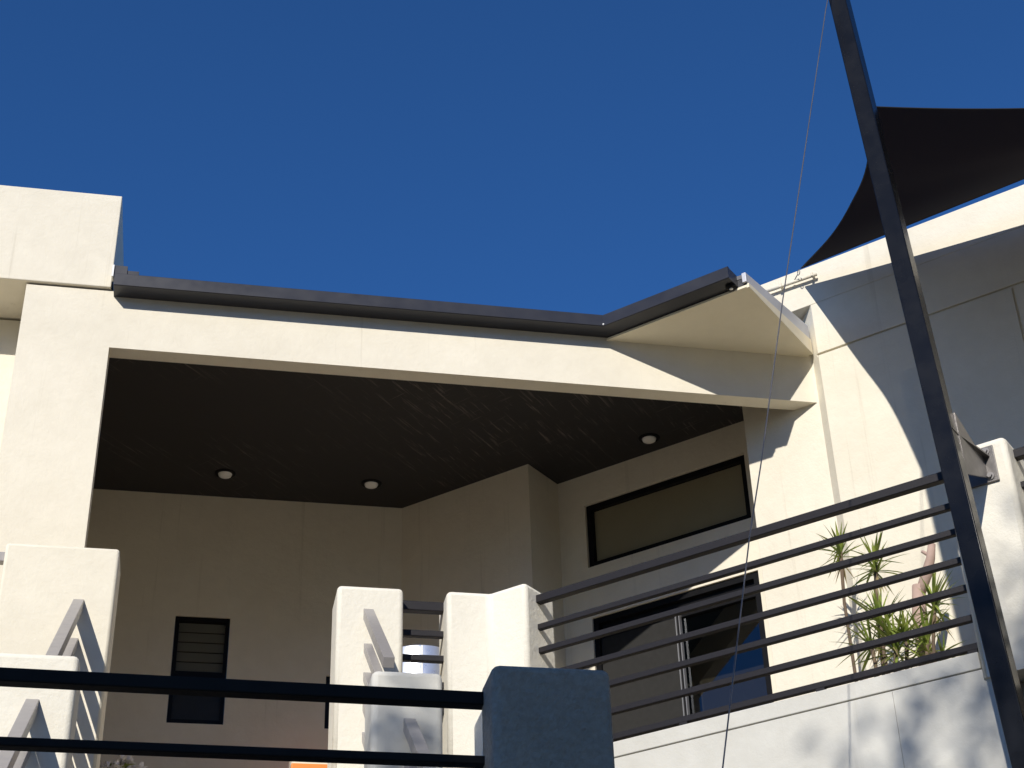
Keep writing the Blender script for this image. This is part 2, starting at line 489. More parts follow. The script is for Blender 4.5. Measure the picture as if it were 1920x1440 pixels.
# nib beside the window wall
CN = 12.32
nl = on_b(1391, 763, CN)
tn = tB(nl)
prism('nib_wall', [bpt(CN, tn), (5.436, CN*math.sqrt(2)-5.436), (5.9, 12.2), bpt(cw+0.3, tn+0.02), bpt(cw-0.01, tn)], GZ, ZC+0.12, 'render_cream', house, bev=0.006)
# tall side wall with shadow-gap panels
CW = 12.22
XS = 5.435
yS = CW*math.sqrt(2)-XS
tS = tB((XS, yS))
ZT = 9.09
core = 0.022
tE = tS+6.6
def rline(c, t): return bpt(c, t)
prism('side_wall', [(XS+0.0, yS+core*1.42), rline(CW+core, tE), rline(CW+0.3, tE), (XS+0.0, yS+0.5)], GZ, 8.655, 'render_cream', house)
gz = (on_b(1535, 664, CW).z+on_b(1895, 537, CW).z)/2
gt = tB(on_b(1903, 560, CW))
GAP = 0.011
def panel(ta, tb, z0, z1, left=False):
    if left: poly = [(XS-0.002, yS), rline(CW, tb), rline(CW+core+0.003, tb), (XS-0.002, yS+core*1.42+0.003)]
    else: poly = brect(CW, ta, CW+core+0.003, tb)
    return prism('render_panel', poly, z0, z1, 'render_cream', house, bev=0.003)
panel(tS, tE, gz+GAP, 8.655, left=True)
panel(tS, gt-GAP, GZ+0.05, gz-GAP, left=True)
panel(gt+GAP, tE, GZ+0.05, gz-GAP)
prism('side_parapet', [rline(CW-0.002, tS-0.62), rline(CW-0.002, tE), rline(CW+0.3, tE), rline(CW+0.3, tS-0.62)], 8.657, ZT, 'render_cream', house, bev=0.006)
# white conduit fixed along the parapet
pa = on_b(1430, 549, CW-0.05); pb = on_b(1531, 514, CW-0.05)
pipe = tube('pipe', [pa, pb], 0.017, 'render_cream', house, n=12)
for f in (0.35, 0.93):
    p = pa.lerp(pb, f)
    bar('pipe_clip', p-DB*0.012, p+DB*0.012, 0.06, 0.042, 'render_cream', pipe, bev=0.004)

# ceiling and downlights
cl = prism('ceiling', [(-1.70, 12.168), (5.25, 12.168), (5.2, 12.6), bpt(cw+0.12, tn+0.1), bpt(cw+0.12, t3-0.1), (c3.x, c3.y+0.03), (c2.x+0.02, c2.y+0.04), (c1x+0.05, yb+0.02), (-1.70, yb+0.02)], ZC, ZC+0.06, 'ceiling_dark', house)
for px, py in ((422, 890), (696, 909), (1217, 824)):
    p = on_z(px, py, ZC-0.012)
    bm = bmesh.new()
    n = 28
    prof = [(0.112, 0.014), (0.112, 0.004), (0.104, -0.008), (0.080, -0.010), (0.070, 0.0), (0.068, 0.014)]
    rings = [[bm.verts.new((p.x+r*math.cos(2*math.pi*k/n), p.y+r*math.sin(2*math.pi*k/n), ZC-0.005+z)) for k in range(n)] for r, z in prof]
    for a, b in zip(rings, rings[1:]):
        for k in range(n): bm.faces.new((a[k], a[(k+1) % n], b[(k+1) % n], b[k]))
    dl = finish('downlight', bm, 'frame_black', house, True)
    bm = bmesh.new()
    prof = [(0.072, -0.004), (0.066, -0.022), (0.045, -0.034), (0.02, -0.039)]
    rings = [[bm.verts.new((p.x+r*math.cos(2*math.pi*k/n), p.y+r*math.sin(2*math.pi*k/n), ZC-0.004+z)) for k in range(n)] for r, z in prof]
    for a, b in zip(rings, rings[1:]):
        for k in range(n): bm.faces.new((a[k], a[(k+1) % n], b[(k+1) % n], b[k]))
    bm.faces.new(rings[-1])
    finish('lens', bm, 'lens_white', dl, True)

# roof over the patio (low pitch), soffit of the pointed eave, barge board and flashing
T0 = (3.443, 12.0); T1 = (4.470, 10.973); T2 = (5.393, 11.918)
prism('roof', [(-1.0, 11.86), (3.40, 11.86), (4.45, 10.99), (5.36, 11.93), (5.36, 14.5), (4.5, 16.2), (-5.0, 16.2), (-5.0, 13.45), (-1.0, 13.45)],
      8.26, [8.30, 8.30, 8.30, 8.42, 8.6, 8.65, 8.65, 8.42, 8.42], 'roof_sheet', house)
prism('eave_soffit', [(3.43, 12.003), (T1[0]-0.01, T1[1]+0.005), (T2[0], T2[1]-0.005), (5.40, 12.003)], 8.158, 8.18, 'soffit_cream', house)
bn = Vector((T2[1]-T1[1], -(T2[0]-T1[0]), 0)).normalized()      # outward normal of barge edge
def bp2(px, py): return on_plane(px, py, bn, bn.dot(Vector((*T1, 0))))
e0 = Vector((*T1, 0)); e1 = Vector((*T2, 0)) + (Vector((*T2, 0))-Vector((*T1, 0))).normalized()*0.03
o1 = bn*0.018
def slab(name, za0, za1, zb0, zb1, o_in, o_out, mat, s0=0.0, s1=0.0):
    d = (e1-e0).normalized()
    a = e0+d*s0; b = e1+d*s1
    poly = [a+o_in, a+o_out, b+o_out, b+o_in]
    return prism(name, [(p.x, p.y) for p in poly], [za0, za0, zb0, zb0], [za1, za1, zb1, zb1], mat, house, bev=0.003)
slab('barge_board', 8.150, 8.195, 8.150, 8.315, -o1, o1*0.6, 'soffit_cream', 0.0)
slab('roof_flashing', 8.198, 8.295, 8.32, 8.475, -o1*2.0, o1*0.15, 'flashing_grey', -0.03)
# little stepped end flashing above the left end of the gutter
bm = bmesh.new()
add_prism(bm, rect(-1.012, 11.86, -0.90, 12.3), 8.29, 8.425)
add_prism(bm, rect(-0.899, 11.87, -0.80, 12.3), 8.29, 8.385)
finish('end_flashing', bm, 'gutter_steel', house)
prism('flashing_seal', rect(-1.028, 11.845, -1.013, 11.93), 8.30, 8.42, 'white_plastic', house)

# gutter swept along front and angled eave, mitred
prof = [(0.0, 8.187), (0.178, 8.187), (0.185, 8.192), (0.185, 8.306), (0.180, 8.312), (0.160, 8.312), (0.155, 8.302), (0.170, 8.296), (0.170, 8.2), (0.0, 8.2)]
def sect(i, d):
    if i == 0: return (-1.0, YF-d-0.001)
    if i == 1: return (3.443-0.4142*d, YF-d-0.001)
    p = Vector((4.405, 15.443-4.405, 0)) - NB*d
    return (p.x, p.y)
bm = bmesh.new()
rings = [[bm.verts.new((*sect(i, d), z)) for d, z in prof] for i in range(3)]
for a, b in zip(rings, rings[1:]):
    for k in range(len(prof)):
        j = (k+1) % len(prof)
        bm.faces.new((a[k], a[j], b[j], b[k]))
# stop ends
for i in (0, 2):
    d2 = [0.0, 0.178, 0.185, 0.185, 0.0]; z2 = [8.187, 8.187, 8.192, 8.306, 8.306]
    bm.faces.new([bm.verts.new((*sect(i, d), z)) for d, z in zip(d2, z2)])
gut = finish('gutter', bm, 'gutter_steel', house)
# fascia behind the gutter on the wing
prism('fascia', [(3.44, 12.0-0.003), (4.46, 10.98), (4.475, 10.995), (3.47, 12.0-0.003)], 8.175, 8.30, 'gutter_steel', house)
# outlet and rivet
p = on_z(1370, 537, 8.187)
n = 20
bm = bmesh.new()
add_tube(bm, [(p.x, p.y, 8.188), (p.x, p.y, 8.165)], 0.046, 20, cap=True)
ol = finish('outlet', bm, 'rail_black', gut, True)
bm = bmesh.new(); add_tube(bm, [(p.x+0.005, p.y+0.006, 8.166), (p.x+0.005, p.y+0.006, 8.160)], [0.018, 0.016], 14)
finish('outlet_sky_spot', bm, 'white_plastic', gut, True)  # white disc stands in for bright sky seen through the outlet hole
p = Vector((3.443-0.4142*0.186, YF-0.188, 8.205))
bm = bmesh.new(); add_tube(bm, [p, p-NB*0.006], [0.010, 0.007], 12)
finish('rivet', bm, 'white_plastic', gut, True)
# ---- windows and door of the house
def frame_rect(bm, P, a0, a1, z0, z1, w, d0, d1, n):
    """four bars inside rectangle; P(u,z) -> point on the wall face; d0..d1 depth along n"""
    def box(ua, ub, za, zb):
        pts = [P(ua, za), P(ub, za), P(ub, zb), P(ua, zb)]
        f = [bm.verts.new(p+n*d0) for p in pts]; k = [bm.verts.new(p+n*d1) for p in pts]
        bm.faces.new(f); bm.faces.new(k[::-1])
        for i in range(4):
            j = (i+1) % 4; bm.faces.new((f[i], k[i], k[j], f[j]))
    box(a0, a1, z0, z0+w); box(a0, a1, z1-w, z1); box(a0, a0+w, z0+w, z1-w); box(a1-w, a1, z0+w, z1-w)
    return box

def quad_box(name, P, a0, a1, z0, z1, d0, d1, n, mat, parent):
    bm = bmesh.new()
    pts = [P(a0, z0), P(a1, z0), P(a1, z1), P(a0, z1)]
    f = [bm.verts.new(p+n*d0) for p in pts]; k = [bm.verts.new(p+n*d1) for p in pts]
    bm.faces.new(f); bm.faces.new(k[::-1])
    for i in range(4):
        j = (i+1) % 4; bm.faces.new((f[i], k[i], k[j], f[j]))
    return finish(name, bm, mat, parent)

def PA(u, z): return Vector((u, yb, z))
NY = Vector((0, 1, 0))
e = 0.004
def louvre_window(x0, x1, z0, z1, blades=True):
    bm = bmesh.new()
    frame_rect(bm, PA, x0+e, x1-e, z0+e, z1-e, 0.04, 0.012, 0.10, NY)
    win = finish('window', bm, 'frame_black', house)
    quad_box('window_backing', PA, x0+0.02, x1-0.02, z0+0.02, z1-0.02, 0.20, 0.22, NY, 'dark_room', win)
    zm = z0+(z1-z0)*0.44
    quad_box('transom', PA, x0+0.044, x1-0.044, zm-0.05, zm+0.05, 0.02, 0.09, NY, 'frame_black', win)
    nb = 5
    for k in range(nb):
        za = zm+0.055+(z1-0.05-zm-0.055)*k/nb; zb = zm+0.055+(z1-0.05-zm-0.055)*(k+1)/nb
        bm = bmesh.new()
        pts = [Vector((x0+0.046, yb+0.045, za+0.006)), Vector((x1-0.046, yb+0.045, za+0.006)), Vector((x1-0.046, yb+0.06, zb-0.004)), Vector((x0+0.046, yb+0.06, zb-0.004))]
        a = [bm.verts.new(q) for q in pts]; b = [bm.verts.new(q+Vector((0, 0.008, -0.003))) for q in pts]
        bm.faces.new(a); bm.faces.new(b[::-1])
        for i in range(4):
            j = (i+1) % 4; bm.faces.new((a[i], b[i], b[j], a[j]))
        finish('louvre_blade', bm, 'louvre_glass', win)
    quad_box('pane', PA, x0+0.044, x1-0.044, z0+0.044, zm-0.055, 0.05, 0.056, NY, 'dark_glass', win)
    return win
louvre_window(wx0, wx1, wz0, wz1)
w2 = louvre_window(v0x, v1x, v0z, v1z)

def PBw(u, z): q = bpt(cw, u); return Vector((q[0], q[1], z))
# high fixed window
bm = bmesh.new()
frame_rect(bm, PBw, ht0+e, ht1-e, hz0+e, hz1-e, 0.055, 0.03, 0.12, NB)
hwin = finish('high_window', bm, 'frame_black', house)
quad_box('pane', PBw, ht0+0.05, ht1-0.05, hz0+0.05, hz1-0.05, 0.07, 0.078, NB, 'glass', hwin)
quad_box('blind', PBw, ht0+0.03, ht1-0.03, hz0+0.03, hz1-0.03, 0.095, 0.105, NB, 'blind_olive', hwin)
# sliding door
bm = bmesh.new()
frame_rect(bm, PBw, dt0+e, dt1-e, dz0+e, dz1-e, 0.06, 0.02, 0.16, NB)
door = finish('sliding_door', bm, 'frame_black', house)
dm = tz(1268, 1170, cw)[0]
quad_box('door_head', PBw, dt0+0.064, dt1-0.064, dz1-0.22, dz1-0.064, 0.075, 0.15, NB, 'frame_black', door)
quad_box('screen', PBw, dt0+0.064, dm-0.03, dz0+0.064, dz1-0.224, 0.05, 0.055, NB, 'screen_mesh', door)
quad_box('pane', PBw, dm+0.03, dt1-0.064, dz0+0.064, dz1-0.224, 0.10, 0.108, NB, 'glass', door)
quad_box('stile', PBw, dm-0.026, dm-0.014, dz0+0.064, dz1-0.19, 0.03, 0.075, NB, 'aluminium', door)
quad_box('stile', PBw, dm-0.013, dm+0.012, dz0+0.064, dz1-0.19, 0.045, 0.07, NB, 'frame_black', door)
quad_box('stile', PBw, dm+0.013, dm+0.023, dz0+0.064, dz1-0.19, 0.03, 0.075, NB, 'aluminium', door)
quad_box('room_backing', PBw, dt0-0.2, dt1+0.3, dz0, dz1+0.1, 0.75, 0.78, NB, 'dark_room', door)

# ------------------------------------------------------------------ rendered piers
def pier(poly, z0, z1, label, mat='render_pier', bev=0.035, seg=3, group=None):
    """pier with rounded top and corners; poly in plan"""
    bm = bmesh.new()
    add_prism(bm, poly, z0, z1)
    bm.edges.ensure_lookup_table()
    ed = [ed for ed in bm.edges if not all(abs(v.co.z-z0) < 1e-6 for v in ed.verts)]
    bevel(bm, bev, seg, ed)
    # slightly uneven hand-trowelled surface
    o = finish('rendered_pier', bm, mat, None)
    # shade smoothly only over the rounded arrises
    soft_edges(o, 0.12)
    tag(o, label, 'pier', group)
    return o
YP = 11.0
# left pier
a = on_y(8, 1040, YP); b = on_y(225, 1030, YP)
ZP1 = on_y(110, 1022, YP).z
pier(rect(a.x, YP, b.x, YP+0.42), FLOOR-0.02, ZP1, 'wide cream pier standing in front of the tall left pillar', mat='render_cream', bev=0.024)
# middle pier
a = on_y(633, 1095, YP); b = on_y(757, 1103, YP)
ZP2 = 5.094
P2X0, P2X1 = a.x, b.x
pier(rect(P2X0, YP, P2X1, YP+0.42), FLOOR-0.02, ZP2, 'square cream pier at head of stairs, left of silver cylinder')
# angled pier
a = on_y(838, 1105, YP); b = on_y(918, 1108, YP)
cf = Vector((b.x, YP, 0)).dot(NB)
tq = tB(on_b(985, 1092, cf)); tq0 = tB((b.x, YP))
P3X0 = a.x
# notch profile: front leg along the facade, second leg along the wing
q1 = bpt(cf, tq); q2 = bpt(cf+0.40, tq); q3 = bpt(cf+0.40, tq-0.22)
pier([(P3X0, YP), (b.x, YP), q1, q2, q3, (P3X0, YP+0.42)], FLOOR-0.02, ZP2, 'angled cream pier where the balcony railing begins')
# right pier on the wing
tr0 = tB(on_b(1818, 1150, cf)); tr1 = tB(on_b(1890, 850, cf))
ZPR = on_b(1860, 822, cf).z
pier(brect(cf, tr0, cf+0.40, tr1), on_b(1905, 1257, cf).z, ZPR, 'cream pier with bolted steel bracket beside the sail post')
# low stair piers
YLM = 9.35
a = on_y(697, 1300, YLM); b = on_y(831, 1300, YLM)
ZLM = on_y(760, 1257, YLM).z
LMX = (a.x, b.x)
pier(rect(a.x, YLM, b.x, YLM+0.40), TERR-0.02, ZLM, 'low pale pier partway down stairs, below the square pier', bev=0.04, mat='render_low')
YLL = 9.20
b = on_y(146, 1260, YLL)
ZLL = on_y(70, 1224, YLL).z
LLX = (b.x-0.52, b.x)
pier(rect(b.x-0.52, YLL, b.x, YLL+0.38), TERR-0.02, ZLL, 'low cream stair pier in front of the wide left pier')
# small pier behind the foreground one
YSM = 7.6
a = on_y(905, 1360, YSM); b = on_x(887, 1370, a.x)
zs = on_y(930, 1322, YSM).z
pier(rect(a.x, YSM, a.x+0.36, b.y), TERR-0.02, zs, 'shaded low pier showing one edge behind the blue-grey pier')
# foreground pier
YFG = 5.0
a = on_y(924, 1300, YFG); b = on_y(1150, 1330, YFG)
FGX = (a.x, b.x)
zf = on_y(1000, 1246, YFG).z
fgb = on_x(901, 1330, a.x).y
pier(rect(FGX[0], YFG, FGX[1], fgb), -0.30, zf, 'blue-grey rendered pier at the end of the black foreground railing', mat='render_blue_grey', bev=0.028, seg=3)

# ------------------------------------------------------------------ retaining walls
def thing_mesh(o, label, cat, group=None): return tag(o, label, cat, group)
twe = tB(on_b(1884, 1345, CURB_C))
rw = empty('retaining_wall', (3.5, 9.6, GZ), 'pale rendered balcony retaining wall with coping band and dappled shade', 'wall')
tW0 = tB((2.13, 11.0)); tW1 = tr0+0.01
ZCURB = on_b(1500, 1304, CURB_C).z
cz = on_b(1500, 1335, CURB_C).z
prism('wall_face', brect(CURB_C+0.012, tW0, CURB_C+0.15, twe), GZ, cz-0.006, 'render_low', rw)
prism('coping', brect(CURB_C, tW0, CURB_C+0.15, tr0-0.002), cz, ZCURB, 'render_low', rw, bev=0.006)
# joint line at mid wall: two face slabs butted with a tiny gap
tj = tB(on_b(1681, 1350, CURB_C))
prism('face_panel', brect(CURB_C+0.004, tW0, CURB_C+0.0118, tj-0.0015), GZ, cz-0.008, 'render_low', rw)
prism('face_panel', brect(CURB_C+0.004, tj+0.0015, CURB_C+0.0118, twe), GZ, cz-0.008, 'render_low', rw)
fw_ = prism('retaining_wall', rect(-14, 4.86, 6.4, fgb+0.02), GZ, -0.28, 'concrete'); tag(fw_, 'concrete retaining wall carrying the black foreground railing', 'wall')
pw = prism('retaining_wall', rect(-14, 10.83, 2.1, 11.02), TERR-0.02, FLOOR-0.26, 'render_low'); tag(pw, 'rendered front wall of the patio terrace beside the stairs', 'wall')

# ------------------------------------------------------------------ railings
def z_at(px, py, c): return on_b(px, py, c).z
CRAIL = 9.43
rail_px = [(946, 969), (1007, 1020), (1056, 1071), (1110, 1124.5), (1162.5, 1178.6), (1219, 1233), (1272, 1287.5)]
rail_z = []
for k, (u, l) in enumerate(rail_px):
    h = 0.062 if k == 0 else 0.044
    rail_z.append(z_at(1560, u, CRAIL-h/2) - h/2)
t_a = tq - 0.01; t_b = tr0 + 0.01
br = empty('balcony_railing', (*bpt(CRAIL, (t_a+t_b)/2), ZCURB), 'long balcony railing of seven charcoal bars between angled pier and sail post pier', 'railing')
for k, z in enumerate(rail_z):
    h = 0.062 if k == 0 else 0.044
    A = Vector((*bpt(CRAIL, t_a), z)); B = Vector((*bpt(CRAIL, t_b), z))
    bar('top_rail' if k == 0 else 'rail', A, B, h, h, 'rail_charcoal', br, bev=0.005)
# feet holding the lowest bar on the coping
for f in (0.04, 0.35, 0.66, 0.975):
    p = bpt(CRAIL-0.035, t_a+(t_b-t_a)*f)
    prism('foot', brect(CRAIL-0.02, t_a+(t_b-t_a)*f-0.03, CRAIL+0.02, t_a+(t_b-t_a)*f+0.03), ZCURB-0.002, rail_z[-1]-0.018, 'rail_charcoal', br)
# railing continuing past the right pier
rr = empty('balcony_railing', (*bpt(CRAIL, tr1+0.8), ZCURB), 'charcoal railing continuing past the bracketed pier', 'railing')
for k, z in enumerate(rail_z):
    h = 0.062 if k == 0 else 0.044
    bar('top_rail' if k == 0 else 'rail', Vector((*bpt(CRAIL, tr1-0.03), z)), Vector((*bpt(CRAIL, tr1+1.8), z)), h, h, 'rail_charcoal', rr, bev=0.005)
prism('end_post', brect(CRAIL-0.05, tr1+1.78, CRAIL+0.05, tr1+1.88), 3.3, rail_z[0]+0.04, 'rail_charcoal', rr)
# short railing between the square and the angled pier
sr = empty('short_railing', ((P2X1+P3X0)/2, YP+0.2, FLOOR), 'short charcoal railing between square and angled piers, in front of silver cylinder', 'railing')
for k, (u, h) in enumerate(((1127, 0.075), (1181, 0.05), (1227, 0.05), (1277, 0.05), (1325, 0.05))):
    z = on_y(793, u, YP+0.2-h/2).z - h/2
    bar('top_rail' if k == 0 else 'rail', (P2X1-0.02, YP+0.2, z), (P3X0+0.02, YP+0.2, z), h, h, 'rail_charcoal', sr)
# left fragment of railing
lr = empty('side_railing', (-2.4, YP+0.2, FLOOR), 'grey railing running off beside the wide left pier', 'railing')
xl = on_y(8, 1040, YP).x
for k, u in enumerate((1036, 1100, 1150, 1200, 1250, 1300)):
    h = 0.075 if k == 0 else 0.05
    z = on_y(2, u, YP+0.1).z-h/2
    bar('top_rail' if k == 0 else 'rail', (xl-1.6, YP+0.12, z), (xl+0.02, YP+0.12, z), h, h, 'rail_grey', lr)
prism('end_post', rect(xl-1.72, YP+0.06, xl-1.6, YP+0.18), FLOOR-0.02, on_y(2, 1036, YP+0.1).z, 'rail_grey', lr)

def stair_rail(label, x, ya, yb_, z_list, k, w=0.075, mat='rail_grey'):
    rt = empty('stair_railing', (x, (ya+yb_)/2, z_list[-1]-k*(ya-yb_)), label, 'railing')
    for i, z in enumerate(z_list):
        hh = w if i == 0 else w*0.8
        bar('top_rail' if i == 0 else 'rail', (x, ya+0.02, z+0.02*k), (x, yb_-0.02, z-k*(ya-yb_)-0.02*k), hh, hh, mat, rt, bev=0.004)
    return rt
KS = 0.70
# left flights
xl1 = on_y(147, 1130, YP).x
zl = [on_y(147, y_, YP).z - 0.03 for y_ in (1127, 1198, 1262, 1325, 1388)]
stair_rail('grey sloping stair railing from wide left pier down to its low pier', xl1, YP, YLL+0.38, zl, KS)
xl2 = on_y(60, 1320, YLL).x
zl = [on_y(60, y_, YLL).z - 0.03 for y_ in (1315, 1392, 1460, 1530)]
stair_rail('grey sloping stair railing below the low left pier', xl2, YLL, 6.6, zl, KS)
# middle flights
xm1 = on_y(691, 1148, YP).x
zm_ = [on_y(691, y_, YP).z - 0.03 for y_ in (1145, 1210, 1263, 1318, 1375)]
zm_ = [on_y(691-i*4.5, y_, YP).z-0.03 for i, y_ in enumerate((1145, 1208, 1262, 1317, 1374))]
stair_rail('grey sloping stair railing from square pier down to pale low pier', xm1, YP, YLM+0.40, zm_, KS)
xm2 = on_y(768, 1352, YLM).x
zm_ = [on_y(768, y_, YLM).z - 0.03 for y_ in (1351, 1420, 1485, 1550)]
stair_rail('grey sloping stair railing below the pale low pier', xm2, YLM, 6.6, zm_, KS)
# lower newels where the last flights end
for x, lab in ((xl2, 'low pier at the foot of the left stair railing'), (xm2, 'low pier at the foot of the right stair railing')):
    pier(rect(x-0.2, 6.25, x+0.2, 6.62), TERR-0.02, TERR+0.75, lab)

# foreground black railing
fr = empty('foreground_railing', (-0.6, YFG+0.2, -0.28), 'black two-bar view of railing running to the blue-grey pier', 'railing')
fr['label'] = 'black railing with thick top bar ending at blue-grey pier'
yr = YFG + 0.17
for k, (pl_, pr_, h, d) in enumerate(((1250, 1296, 0.047, 0.060), (1380, 1416, 0.030, 0.055), (1500, 1530, 0.03, 0.055), (1620, 1645, 0.03, 0.055))):
    A = on_y(0, pl_, yr); B = on_y(900, pr_, yr)
    z = (A.z+B.z)/2 - h/2
    bar('top_rail' if k == 0 else 'rail', (-3.4, yr+d/2, A.z-h/2-(A.z-B.z)*(-3.4-A.x)/(B.x-A.x)*1.0), (FGX[0]+0.02, yr+d/2, B.z-h/2), d, h, 'rail_black', fr, bev=0.005)
prism('end_post', rect(-3.46, yr, -3.40, yr+0.06), -0.30, on_y(0, 1245, yr).z+0.02, 'rail_black', fr)

# ------------------------------------------------------------------ sail post, bracket, sail, wire
CP = 8.78
PWID = 0.126
def tpost(z): return -2.497 - 0.0400*(z-2.79)       # the post leans slightly away from the sail's pull
tl = tpost(4.75)
post = empty('sail_post', (*bpt(CP, tpost(GZ)+PWID/2), GZ), 'tall black square steel post carrying the shade sail', 'post')
bm = bmesh.new()
PTOP = 9.6
lo = brect(CP-PWID/2, tpost(GZ), CP+PWID/2, tpost(GZ)+PWID); hi = brect(CP-PWID/2, tpost(PTOP), CP+PWID/2, tpost(PTOP)+PWID)
va = [bm.verts.new((*p, GZ)) for p in lo]; vb = [bm.verts.new((*p, PTOP)) for p in hi]
bm.faces.new(va[::-1]); bm.faces.new(vb)
for i in range(4): bm.faces.new((va[i], va[(i+1) % 4], vb[(i+1) % 4], vb[i]))
bevel(bm, 0.007, 3, [e_ for e_ in bm.edges if abs(e_.verts[0].co.z-e_.verts[1].co.z) > 1])
o = finish('shaft', bm, 'post_black', post)
soft_edges(o, 0.3)
prism('cap', brect(CP-PWID/2-0.004, tpost(PTOP)-0.004, CP+PWID/2+0.004, tpost(PTOP)+PWID+0.004), PTOP, PTOP+0.02, 'post_black', post)
# bracket: plate on the pier, gusset plates to the post
cz_ = on_b(1857, 872, cf-0.01)
tpl0 = tB(on_b(1832, 870, cf)); tpl1 = tB(on_b(1869, 870, cf))
zpl1 = on_b(1850, 839, cf).z; zpl0 = on_b(1852, 908, cf).z
bm = bmesh.new()
add_prism(bm, brect(cf-0.016, tpl0-0.10, cf-0.001, tpl1), zpl0, zpl1)
bevel(bm, 0.004, 2)
plate = finish('bracket_plate', bm, 'bracket_grey', post)
for px, py in ((1848, 847), (1857, 893)):
    c0 = on_b(px, py, cf-0.016)
    bm = bmesh.new(); add_tube(bm, [c0, c0-NB*0.008], 0.026, 18); finish('washer', bm, 'steel', plate)
    bm = bmesh.new(); add_tube(bm, [c0-NB*0.007, c0-NB*0.026], 0.0165, 6); finish('bolt', bm, 'steel', plate)
# gusset arms (folded plates from post to bracket)
zmid = (zpl0+zpl1)/2
def tri_plate(name, pts, n, th):
    bm = bmesh.new()
    a = [bm.verts.new(p) for p in pts]; b = [bm.verts.new(p+n*th) for p in pts]
    bm.faces.new(a); bm.faces.new(b[::-1])
    for i in range(len(pts)):
        j = (i+1) % len(pts); bm.faces.new((a[i], b[i], b[j], a[j]))
    return finish(name, bm, 'bracket_grey', post)
tA_ = tl+PWID*0.5
def bz(c, t, z): q = bpt(c, t); return Vector((q[0], q[1], z))
tri_plate('gusset', [bz(CP+PWID/2-0.01, tl+PWID-0.012, zmid+0.20), bz(CP+PWID/2-0.01, tl+PWID-0.012, zmid-0.24), bz(cf-0.012, tpl0+0.045, zmid-0.09), bz(cf-0.012, tpl0+0.045, zmid+0.03)], DB, 0.012)
tri_plate('gusset_arm', [bz(CP-PWID/2+0.02, tl+PWID-0.004, zmid+0.04), bz(CP+PWID/2-0.02, tl+PWID-0.004, zmid+0.04), bz(cf-0.012, tpl1-0.03, zmid+0.05), bz(cf-0.012, tpl0-0.03, zmid+0.05)], Vector((0, 0, 1)), 0.012)

# sail
CS = 12.05
SC = on_b(1502, 503, CS)
PC = on_b(1634, 200, CP+0.12)
QC = on_b(2330, 175, CP+0.25)
TC = on_b(2300, 184, 11.75)
sail = empty('shade_sail', PC, 'black shade sail stretched from the steel post to the tall cream wall', 'shade sail')
def edge(a, b, bow, n):
    """edge curve with inward bow given as vector"""
    return [a.lerp(b, i/n) + bow*(4*(i/n)*(1-i/n)) for i in range(n+1)]
NU = 28
cen = (SC+PC+QC+TC)/4
def inward(a, b, k):
    mid = (a+b)/2; v = cen-mid
    d = (b-a).normalized(); v = v-d*v.dot(d)
    return v.normalized()*k
def through(ctrl, n):
    """smooth curve through control points (Catmull-Rom), evenly sampled in parameter"""
    P_ = [ctrl[0]*2-ctrl[1]] + ctrl + [ctrl[-1]*2-ctrl[-2]]
    out = []
    for i in range(n+1):
        x = i/n*(len(ctrl)-1); k = min(int(x), len(ctrl)-2); f = x-k
        a, b, c, d = P_[k], P_[k+1], P_[k+2], P_[k+3]
        out.append(0.5*((2*b) + (c-a)*f + (2*a-5*b+4*c-d)*f*f + (3*b-a-3*c+d)*f**3))
    return out
eSP = through([SC, on_b(1559, 441, 11.16), on_b(1596, 381, 10.53), on_b(1625, 312, 9.71), PC], NU)
eTQ = edge(TC, QC, inward(TC, QC, 0.55), NU)
eST = edge(SC, TC, inward(SC, TC, 0.03), NU)
ePQ = edge(PC, QC, inward(PC, QC, 0.22), NU)
bm = bmesh.new()
grid = []
for i in range(NU+1):
    row = []
    for j in range(NU+1):
        u = i/NU; v = j/NU          # u: S->T, v: S->P
        p = (1-v)*eST[i] + v*ePQ[i] + (1-u)*eSP[j] + u*eTQ[j] - ((1-u)*(1-v)*SC + u*(1-v)*TC + (1-u)*v*PC + u*v*QC)
        row.append(bm.verts.new(p))
    grid.append(row)
for i in range(NU):
    for j in range(NU):
        bm.faces.new((grid[i][j], grid[i+1][j], grid[i+1][j+1], grid[i][j+1]))
cloth = finish('cloth', bm, 'shade_cloth', sail, True)
# hems
for nm, ed in (('hem', eSP), ('hem', eST), ('hem', ePQ)):
    bm = bmesh.new(); add_tube(bm, ed, 0.005, 6); finish(nm, bm, 'rail_black', sail, True)
# corner hardware at the wall
anchor = SC + (SC-cen).normalized()*0.26
anchor = Vector((*bpt(CW-0.03, tS-0.13), SC.z-0.02))
ring_c = SC.lerp(anchor, 0.3)
bm = bmesh.new()
ax = (anchor-SC).normalized(); sd = ax.cross(Vector((0, 0, 1))).normalized(); uu = sd.cross(ax)
pts = [ring_c + ax*(math.cos(a_)*0.026) + uu*(math.sin(a_)*0.026) for a_ in [2*math.pi*i/20 for i in range(21)]]
add_tube(bm, pts, 0.0045, 6, cap=False)
finish('corner_ring', bm, 'aluminium', sail, True)
tube('turnbuckle', [SC.lerp(anchor, 0.42), anchor], 0.005, 'aluminium', sail)
tube('corner_shackle', [PC, bz(CP+PWID/2-0.005, tpost(PC.z)+PWID/2, PC.z+0.01)], 0.012, 'steel', sail)
# out-of-frame post carrying the other corners
op = empty('sail_post', (*bpt(CP+0.25, tB(QC)+0.1), GZ), 'black sail post at the far corner of the shade sail', 'post')
prism('shaft', brect(CP+0.19, tB(QC)+0.03, CP+0.31, tB(QC)+0.15), GZ, QC.z+0.5, 'post_black', op)
tube('corner_shackle', [TC, Vector((*bpt(CW, tB(TC)+0.25), TC.z))], 0.012, 'steel', sail)

